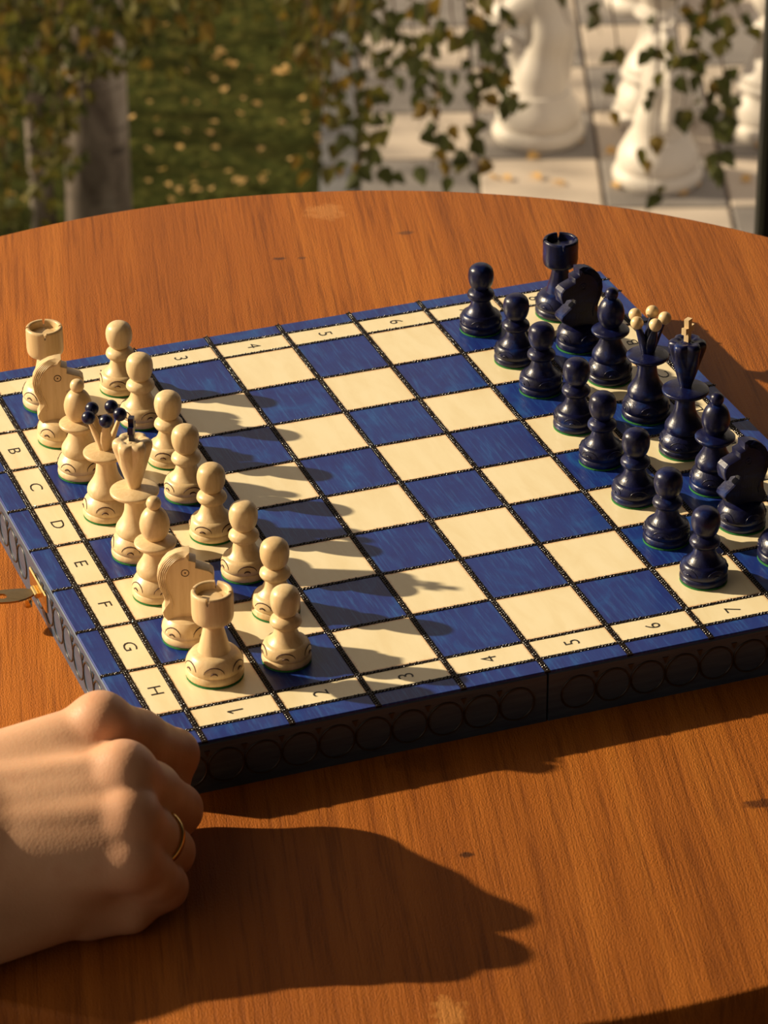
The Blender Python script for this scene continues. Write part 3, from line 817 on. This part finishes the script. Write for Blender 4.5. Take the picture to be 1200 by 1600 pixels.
# ------------------------------------------------------------------ the hand (square units, z = 0 on the table)
def J(px, py, z):
    p = sq(px, py, z - TH); return np.array([p[0], p[1], z], np.float32)
def hand():
    h = 0.027; lo = (-12.0, -8.0, -0.06); hi = (-4.0, -4.55, 2.35)
    P = grid(lo, hi, h)
    Mc = [J(158, 1130, 1.78), J(196, 1208, 1.62), J(205, 1280, 1.32), J(206, 1345, 0.98)]
    Pi = [J(270, 1180, 0.86), J(274, 1266, 0.68), J(264, 1332, 0.50), J(256, 1386, 0.36)]
    rm = [0.29, 0.29, 0.27, 0.25]; rp = [0.255, 0.26, 0.245, 0.225]
    B = [np.array(q, np.float32) for q in ((-7.25, -5.55, 1.32), (-7.3, -5.85, 1.24), (-7.3, -6.18, 1.02), (-7.25, -6.42, 0.82))]
    d = None
    for k in range(4):
        c = sd_cap(P, B[k], Mc[k] + np.array([-0.05, 0.0, -0.06]), 0.40, rm[k]*1.0)
        d = c if d is None else smin(d, c, 0.42)
    d = smin(d, sd_cap(P, (-7.1, -6.05, 0.72), (-5.7, -6.15, 0.78), 0.62, 0.50), 0.25)          # palm
    hy0 = J(-110, 1462, 0.52); hy1 = J(185, 1392, 0.40)
    d = smin(d, sd_cap(P, hy0, hy1, 0.50, 0.32), 0.22)                                          # heel of the hand
    d = smin(d, sd_cap(P, (-7.2, -6.02, 1.0), (-8.6, -5.95, 0.98), 0.70, 0.74), 0.30)           # wrist
    d = smin(d, sd_cap(P, (-8.6, -5.95, 0.98), (-12.5, -5.75, 1.12), 0.74, 1.02), 0.25)         # forearm
    # tendons and knuckles on the back of the hand
    for k in range(4):
        nb = np.array([0.02, -0.03, 1.0]) if k < 2 else np.array([0.05, -0.25, 0.9])
        up = nb/np.linalg.norm(nb)
        if k in (1, 2): d = smin(d, sd_cap(P, B[k] + up*0.32, Mc[k] + up*0.20 + np.array([-0.12, 0, 0]), 0.04, 0.06), 0.16)
        if k < 3: d = smin(d, np.sqrt(((P - (Mc[k] + up*0.05 + np.array([0.0, 0, 0])))**2).sum(-1)) - rm[k]*(0.88 if k < 2 else 0.80), 0.18)
    # thumb, tucked in front of the palm behind the index finger
    d = smin(d, sd_cap(P, (-7.0, -5.45, 0.85), (-6.1, -5.25, 0.62), 0.42, 0.32), 0.2)
    d = smin(d, sd_cap(P, (-6.1, -5.25, 0.62), (-5.4, -5.2, 0.46), 0.31, 0.28), 0.06)
    d = smin(d, sd_cap(P, (-5.4, -5.2, 0.46), (-4.92, -5.32, 0.32), 0.28, 0.24), 0.05)
    d = smin(d, sd_cap(P, (-5.5, -5.9, 0.6), (-4.95, -5.55, 0.42), 0.40, 0.30), 0.06)  # added filler under the index finger, blocks sun leaking through the fist
    d = smin(d, sd_cap(P, (-5.2, -5.55, 0.78), (-4.74, -5.36, 0.62), 0.33, 0.27), 0.06)  # second added filler, closes the remaining sunlit gap in the hand's shadow
    fing = None
    for k in range(4):
        a, b_ = Mc[k], Pi[k]
        dirv = (b_ - a)/np.linalg.norm(b_ - a)
        mid = a + (b_ - a)*0.5
        f = smin(sd_cap(P, a, mid, rm[k]*1.0, rm[k]*1.06), sd_cap(P, mid, b_, rm[k]*1.06, rp[k]*1.08), 0.08)
        z2 = max(0.24, b_[2] - 0.48)
        dip = b_ + np.array([-0.16 if k == 0 else -0.40, -0.14, z2 - b_[2]], np.float32)
        tip = dip + np.array([-0.42, 0.02, max(0.22, z2 - 0.12) - z2], np.float32)
        f = smin(f, sd_cap(P, b_, dip, rp[k]*0.98, rp[k]*0.92), 0.07)
        f = smin(f, sd_cap(P, dip, tip, rp[k]*0.92, rp[k]*0.80), 0.07)
        f = smin(f, np.sqrt(((P - (b_ + dirv*0.02 + np.array([0.0, 0, 0.03])))**2).sum(-1)) - rp[k]*1.05, 0.05)
        fing = f if fing is None else smin(fing, f, 0.035)
    d = smin(d, fing, 0.16)
    d = np.maximum(d, -(P[..., 2] - 0.004))
    d = np.maximum(d, -(P[..., 0] + 11.9))
    v, f = surface_nets(d, lo, h)
    me = mesh('person', v, f, M['skin'], True)
    pts = np.array(v); red = np.zeros(len(pts))
    for q, r_, s_ in [(x, 0.34, 0.55) for x in Mc] + [(x, 0.34, 0.65) for x in Pi]:
        dd = np.sqrt(((pts - q)**2).sum(-1)); red = np.maximum(red, s_*np.exp(-(dd/r_)**2*0.9))
    at = me.attributes.new('redness', 'FLOAT', 'POINT'); at.data.foreach_set('value', red.astype(np.float32))
    o = obj('person', me, None, (0, 0, TABLE_Z)); o.scale = (S, S, S)
    sm = o.modifiers.new('smooth', 'SMOOTH'); sm.factor = 0.5; sm.iterations = 6
    tag(o, 'right hand in a loose fist resting on the table beside the board', 'person')
    # sleeve end, out of the photo
    a, b_ = Mc[2], Pi[2]
    c = a + (b_ - a)*0.60; ax = Vector(b_ - a).normalized()
    rg = MB(); R0 = 0.300; rings = 48
    v2 = []; f2 = []
    for i in range(rings):
        t = 2*PI*i/rings
        for (dr, dz) in ((0.0, -0.048), (0.028, -0.040), (0.036, 0.0), (0.028, 0.040), (0.0, 0.048), (-0.012, 0.0)):
            v2.append(((R0 + dr)*math.cos(t), (R0 + dr)*math.sin(t), dz))
    for i in range(rings):
        j = (i+1) % rings
        for q in range(6):
            q2 = (q+1) % 6; f2.append((i*6+q, j*6+q, j*6+q2, i*6+q2))
    rme = mesh('ring', v2, f2, M['gold'], True)
    ro = obj('ring', rme, None, (c[0]*S, c[1]*S, TABLE_Z + c[2]*S), ax.to_track_quat('Z', 'Y').to_euler()); ro.scale = (S, S, S)
    tag(ro, 'plain gold ring worn on the ring finger of the hand', 'ring')
hand()

# ------------------------------------------------------------------ giant garden chess pieces
def giant_prof(kind):
    base = [(0.150, 0.0), (0.150, 0.0), (0.158, 0.012), (0.160, 0.03), (0.152, 0.05), (0.140, 0.058), (0.140, 0.058), (0.146, 0.075), (0.140, 0.11), (0.122, 0.145), (0.112, 0.165)]
    if kind == 'bishop':
        return base + [(0.112, 0.165), (0.128, 0.172), (0.130, 0.19), (0.115, 0.205), (0.115, 0.205), (0.118, 0.215), (0.105, 0.24), (0.078, 0.29), (0.062, 0.35), (0.056, 0.40), (0.056, 0.40), (0.088, 0.41), (0.092, 0.425), (0.075, 0.44), (0.06, 0.45), (0.082, 0.49), (0.088, 0.54), (0.07, 0.60), (0.03, 0.645), (0.028, 0.665), (0.0001, 0.685)]
    if kind == 'rook':
        return base + [(0.10, 0.20), (0.085, 0.26), (0.078, 0.34), (0.08, 0.38), (0.08, 0.38), (0.108, 0.39), (0.112, 0.42), (0.112, 0.50), (0.112, 0.50), (0.085, 0.50), (0.085, 0.47), (0.0001, 0.47)]
    return base + [(0.112, 0.165), (0.125, 0.172), (0.125, 0.188), (0.10, 0.20), (0.08, 0.24), (0.062, 0.30), (0.055, 0.36), (0.055, 0.36), (0.085, 0.37), (0.085, 0.385), (0.05, 0.395), (0.07, 0.42), (0.085, 0.46), (0.078, 0.50), (0.04, 0.535), (0.0001, 0.54)]
def giant(kind, px, py, label, rz=0.0, k=1.0):
    p = on_z(px, py, GZ + 0.026)
    t = thing('giant_chess_' + kind, label, 'garden chess piece', p, (0, 0, rz), 'giant white garden chess pieces'); t.scale = (GS*k,)*3
    pr = giant_prof(kind); me = lathe_me('body', pr[10:], M['plastic'], 40, 3); obj('body', me, t)
    obj('base', lathe_me('base', pr[:11], M['plastic'], 44, 3), t)
    return t
GS = TS/0.435                       # slab size sets their scale
def giant_knight_head():
    h = 0.0085; lo = (-0.22, -0.16, 0.10); hi = (0.24, 0.16, 0.70)
    P = grid(lo, hi, h); Q = P.copy(); Q[..., 1] = np.abs(Q[..., 1])
    d = sd_cap(P, (0.0, 0, 0.15), (0.0, 0, 0.21), 0.105, 0.085)
    d = smin(d, sd_cap(P, (0.0, 0, 0.21), (-0.03, 0, 0.38), 0.076, 0.066), 0.04)
    d = smin(d, sd_cap(P, (-0.03, 0, 0.38), (0.0, 0, 0.51), 0.066, 0.062), 0.04)
    d = smin(d, sd_cap(P, (0.045, 0, 0.22), (0.088, 0, 0.335), 0.042, 0.030), 0.018)               # chest
    d = smin(d, sd_cap(P, (0.01, 0, 0.500), (0.130, 0, 0.428), 0.060, 0.042), 0.015)             # head
    d = smin(d, sd_cap(P, (0.125, 0, 0.435), (0.150, 0, 0.415), 0.044, 0.037), 0.02)            # muzzle
    d = smin(d, sd_cap(Q, (0.0, 0.032, 0.55), (-0.01, 0.040, 0.60), 0.022, 0.008), 0.012)      # ears
    dm = None
    for k in range(13):                                                                       # scalloped mane
        t = k/12; z = 0.20 + 0.38*t
        x = -0.074 - 0.030*math.sin(PI*min(1, t*1.05)) + 0.045*t**3
        c = sd_ell(P, (x, 0, z), (0.030, 0.015, 0.022)); dm = c if dm is None else np.minimum(dm, c)
    d = smin(d, dm, 0.008)
    d = np.maximum(d, -(smin(sd_ell(Q, (0.075, 0.062, 0.48), (0.016, 0.016, 0.012)), sd_ell(Q, (0.16, 0.04, 0.425), (0.01, 0.012, 0.01)), 0.002)))
    d = np.maximum(d, -(P[..., 2] - 0.12))
    v, f = surface_nets(d, lo, h)
    return mesh('horse_head', v, f, M['plastic'], True)
ghead = giant_knight_head()
def giant_kn(px, py, label, rz, k=1.0):
    p = on_z(px, py, GZ + 0.026)
    t = thing('giant_chess_knight', label, 'garden chess piece', p, (0, 0, rz), 'giant white garden chess pieces'); t.scale = (GS*k,)*3
    o = obj('horse_head', ghead, t); sm = o.modifiers.new('smooth', 'SMOOTH'); sm.factor = 0.5; sm.iterations = 3
    obj('base', gkb, t); return t
gkb = lathe_me('base', giant_prof('pawn')[:11] + [(0.105, 0.175), (0.06, 0.18), (0.0001, 0.182)], M['plastic'], 44, 3)
a_r = math.atan2(RT.y, RT.x)
giant_kn(841, 212, 'giant white garden chess knight in profile, its head cut off by the top edge', a_r + PI - 0.12, 1.06)
giant_kn(1027, 279, 'giant white garden chess knight seen from behind with a scalloped mane', a_r + PI/2 + 0.22, 1.0)
giant('bishop', 1203, 203, 'giant white garden chess piece beside the black window frame', 0, 1.0)
giant('bishop', 1024, 186, 'giant white garden chess piece half hidden behind the knight with the mane', 0, 1.0)
giant('rook', 1008, 6, 'giant white garden chess piece at the top edge, only its base showing', 0, 1.0)

# ------------------------------------------------------------------ birches: trunk, hanging twigs, leaves
def leaf_me(mat, L=0.043):
    w = L*0.40
    v = [(0, 0, 0), (w*0.75, -L*0.10, 0.003), (w, -L*0.34, 0.006), (w*0.62, -L*0.66, 0.004), (0, -L, -0.003), (-w*0.62, -L*0.66, 0.004), (-w, -L*0.34, 0.006), (-w*0.75, -L*0.10, 0.003), (0, -L*0.35, 0), (0, -L*0.66, -0.001), (0, L*0.30, 0.0)]
    f = [(0, 8, 2, 1), (8, 9, 3, 2), (9, 4, 3), (0, 7, 6, 8), (8, 6, 5, 9), (9, 5, 4)]
    v += [(0.0012, L*0.30, 0), (0.0012, 0, 0)]
    f += [(0, 12, 11, 10)]
    # leaves hang tip down
    v = [(x, z, y) for x, y, z in v]
    return mesh('leaf', v, f, mat)
LM = [leaf_me(m_) for m_ in LEAVES]
birch = thing('birch_tree', 'weeping birch with grey trunk and long hanging leafy twigs', 'tree', on_z(138, 372, GZ), group=None)
bl = birch.location.copy()
rnd = random.Random(3)
def in_b(p): return p - bl
# trunks
def trunk(px, py, w, lean, H, seed):
    r_ = random.Random(seed); p0 = on_z(px, py, GZ); pts = []; rad = []
    for i in range(15):
        t = i/14
        pts.append(in_b(p0 + RT*(lean*H*t + 0.04*math.sin(5*t + seed)) + FW*(0.05*math.sin(4*t)) + Vector((0, 0, -0.05 + H*t))))
        rad.append(w*(1.25 - 0.25*min(1, t*8))*(1 - 0.5*t)*(1 + 0.06*r_.uniform(-1, 1)))
    b = MB(); b.tube(pts, rad, 16); obj('trunk', b.mesh('trunk', M['bark'], True), birch); return pts
tp = trunk(138, 372, 0.085, 0.004, 8.0, 1)
tp2 = trunk(52, 366, 0.030, -0.006, 7.0, 2)
budget = [300]
rest = MB(); rest_col = []
rest_parts = {0: MB(), 1: MB(), 2: MB(), 3: MB()}
def strand(px, y_top, y_bot, v, n, wid=16, mixw=(5, 3, 2, 0), part=True, size=1.0, wig=8):
    top = at_v(px + rnd.uniform(-4, 4), -60, v); bot = at_v(px + rnd.uniform(-4, 4), y_bot, v)
    ytop = at_v(px, y_top, v).z
    ppm = F_PX/(bot - CAMW).length
    ph = rnd.uniform(0, 6)
    def P_(t): return top + (bot - top)*t + RT*(wig/ppm*math.sin(3.2*t*2 + ph)) + FW*(0.06*math.sin(4*t + ph))
    # twig continues up to its bough above the frame
    up = top + Vector((0, 0, 1.0)) - RT*0.05
    pts = [in_b(up)] + [in_b(P_(i/10)) for i in range(11)]
    b = MB(); b.tube(pts, [0.004] + [0.003 - 0.0002*i for i in range(11)], 4); tw = obj('twig', b.mesh('twig', M['twig'], True), birch)
    for i in range(n):
        t = (i + rnd.uniform(0, 1))/n
        c = P_(t)
        if c.z > ytop: continue
        off = RT*(rnd.gauss(0, wid)/ppm) + FW*rnd.uniform(-0.08, 0.08)
        mi = rnd.choices((0, 1, 2, 3), mixw)[0]
        rot = Euler((rnd.uniform(-0.7, 0.7), rnd.uniform(-0.9, 0.9), a_r + rnd.uniform(-0.8, 0.8)))
        s_ = size*rnd.uniform(0.75, 1.25)
        pos = in_b(c + off)
        if part and budget[0] > 0:
            budget[0] -= 1
            o = obj('leaf', LM[mi], tw, pos, rot, (s_,)*3)
        else:
            mtx = Matrix.LocRotScale(pos, rot, Vector((s_,)*3))
            me = LM[mi]; rest_parts[mi].add([mtx @ v.co for v in me.vertices], [tuple(p.vertices) for p in me.polygons])
# right-hand strands in front of the giant pieces (pixel column, top, bottom, distance, leaves)
for a in [(556, -40, 262, 7.6, 26, 11), (594, -40, 290, 7.4, 30, 11), (575, -40, 215, 7.9, 16, 12), (622, -40, 130, 7.8, 9, 12), (652, -40, 200, 7.5, 17, 12), (676, -40, 288, 7.3, 30, 14), (712, -40, 110, 7.8, 12, 12),
          (742, -40, 296, 7.4, 30, 10), (764, -40, 150, 7.7, 16, 12), (787, -40, 196, 7.4, 17, 12), (884, -40, 26, 7.7, 3, 8), (937, -40, 42, 7.6, 6, 6), (956, 60, 198, 7.5, 8, 12), (1024, 30, 316, 7.4, 15, 15), (1062, -40, 210, 7.5, 15, 14),
          (1100, -40, 190, 7.5, 26, 13), (1122, -40, 292, 7.4, 32, 10), (1150, -40, 70, 7.7, 14, 14)]:
    strand(*a, mixw=(7, 3, 1.2, 0))
# the veil of foliage towards the left, one joined mass
for i in range(26):
    px = rnd.uniform(-20, 560); yb = rnd.uniform(20, 160) if px < 200 else rnd.uniform(10, 190)
    if 200 < px < 480: yb = rnd.uniform(10, 130)
    strand(px, -60, yb, rnd.uniform(7.8, 9.4), int(9 + yb*0.12), 18, (5, 6, 2.0, 0), False, 1.05)
for i in range(6):
    strand(rnd.uniform(425, 530), -60, rnd.uniform(70, 190) if i < 4 else 290, rnd.uniform(8.2, 9.4), 18, 14, (2, 5, 5, 0), False, 1.05)
for i in range(11):
    strand(rnd.uniform(-20, 105), -60, rnd.uniform(200, 380), rnd.uniform(8.0, 9.4), 26, 16, (4, 6, 1.5, 0), False, 1.05)
for i in range(5):
    strand(rnd.uniform(110, 200), -60, rnd.uniform(80, 190), rnd.uniform(8.0, 9.2), 16, 16, (4, 5, 1, 0), False, 1.05)
for mi, mbx in rest_parts.items():
    if mbx.v: tag(obj('foliage', mbx.mesh('foliage', LEAVES[mi]), birch), kind='stuff')
# boughs above the frame
for k, (u0, v0) in enumerate(((-0.6, 8.2), (0.2, 7.6), (0.9, 7.5))):
    a = in_b(uv(u0, v0, CAMW.z - 0.4)); st = tp[10]
    b = MB(); b.tube([st, st.lerp(a, 0.5) + Vector((0, 0, 0.5)), a], [0.03, 0.022, 0.008], 8); obj('bough', b.mesh('bough', M['bark'], True), birch)

# unseen birch-shaped shade caster, added so its leaves sift the sunlight on the lawn
b2 = thing('birch_tree', 'added unseen birch beyond the left edge, put in to shade the lawn', 'tree', uv(-5.2, 13.4, GZ))
q = MB(); q.tube([(0, 0, -0.05), (0.05, 0, 1.5), (0, 0.05, 3.2), (0.08, 0, 5.5)], [0.14, 0.11, 0.09, 0.03], 12); obj('trunk', q.mesh('trunk', M['bark'], True), b2)
r3 = random.Random(5)
fq = [MB(), MB()]
for i in range(4000):
    a = r3.uniform(0, 2*PI); rr_ = math.sqrt(r3.random())
    p = Vector((rr_*math.cos(a)*1.1, 0, 0)); p = RT*(rr_*math.cos(a)*1.1) + FW*(rr_*math.sin(a)*4.2 - 1.9) + Vector((0, 0, r3.uniform(0.3, 2.55) if i % 5 else r3.uniform(2.55, 4.8)))
    mtx = Matrix.LocRotScale(p, Euler((r3.uniform(-0.8, 0.8), r3.uniform(-0.8, 0.8), r3.uniform(0, 6.3))), Vector((2.0,)*3))
    k_ = i % 2; fq[k_].add([mtx @ v.co for v in LM[k_].vertices], [tuple(x.vertices) for x in LM[k_].polygons])
for k_ in (0, 1): tag(obj('foliage', fq[k_].mesh('foliage', LEAVES[k_]), b2), kind='stuff')

# fallen leaves: on the lawn and a few on the slabs
fl = MB(); r2 = random.Random(11)
def drop(p, s_, q):
    mtx = Matrix.LocRotScale(p, Euler((PI/2 + r2.uniform(-0.4, 0.4), r2.uniform(-0.4, 0.4), r2.uniform(0, 6.3))), Vector((s_,)*3))
    me = LM[3]; q.add([mtx @ v.co for v in me.vertices], [tuple(x.vertices) for x in me.polygons])
fa, fb = MB(), MB()
spots = [(218, 66), (260, 36), (343, 88), (348, 78), (329, 118), (370, 100), (312, 157), (352, 145), (293, 117), (384, 151), (402, 164), (398, 126), (445, 111), (452, 110), (440, 108), (480, 97), (515, 111), (472, 186), (470, 178), (490, 215), (506, 212), (496, 216),
         (345, 235), (346, 268), (260, 265), (228, 285), (307, 290), (280, 297), (318, 257), (331, 208), (209, 188), (246, 210), (265, 310), (258, 288), (282, 300), (305, 296), (332, 292), (362, 285), (377, 284), (412, 273), (418, 268), (520, 270), (470, 150), (485, 130), (500, 120), (510, 150), (525, 155), (372, 182), (235, 160), (30, 330), (40, 310), (20, 300), (412, 232), (450, 250), (480, 243), (530, 120), (430, 190), (300, 210), (285, 230), (345, 195), (240, 240)]
for (x, y) in spots:
    for k in range(1 if y > 120 else 2):
        drop(on_z(x + r2.uniform(-6, 6), y + r2.uniform(-4, 4), GZ + 0.02), r2.uniform(0.5, 0.85), fa)
for i in range(260):
    drop(uv(r2.uniform(-4, kerb_u - 0.1), r2.uniform(8, 16), GZ + 0.015), r2.uniform(0.45, 0.75), fb if r2.random() < 0.75 else fa)
for (x, y) in [(785, 275), (880, 287), (765, 275), (840, 240), (905, 222), (960, 285), (1090, 290), (1075, 300), (1170, 283), (1180, 228), (962, 232), (1120, 190), (692, 145), (830, 272)]:
    drop(on_z(x, y, GZ + 0.034), r2.uniform(0.9, 1.2), fa)
tag(obj('fallen_leaves', fa.mesh('fallen_leaves', LEAVES[3])), 'scattered yellow fallen leaves on the lawn and slabs', 'leaves', kind='stuff')
tag(obj('fallen_leaves', fb.mesh('fallen_leaves', LEAVES[2])), 'scattered brown fallen leaves on the lawn', 'leaves', kind='stuff')
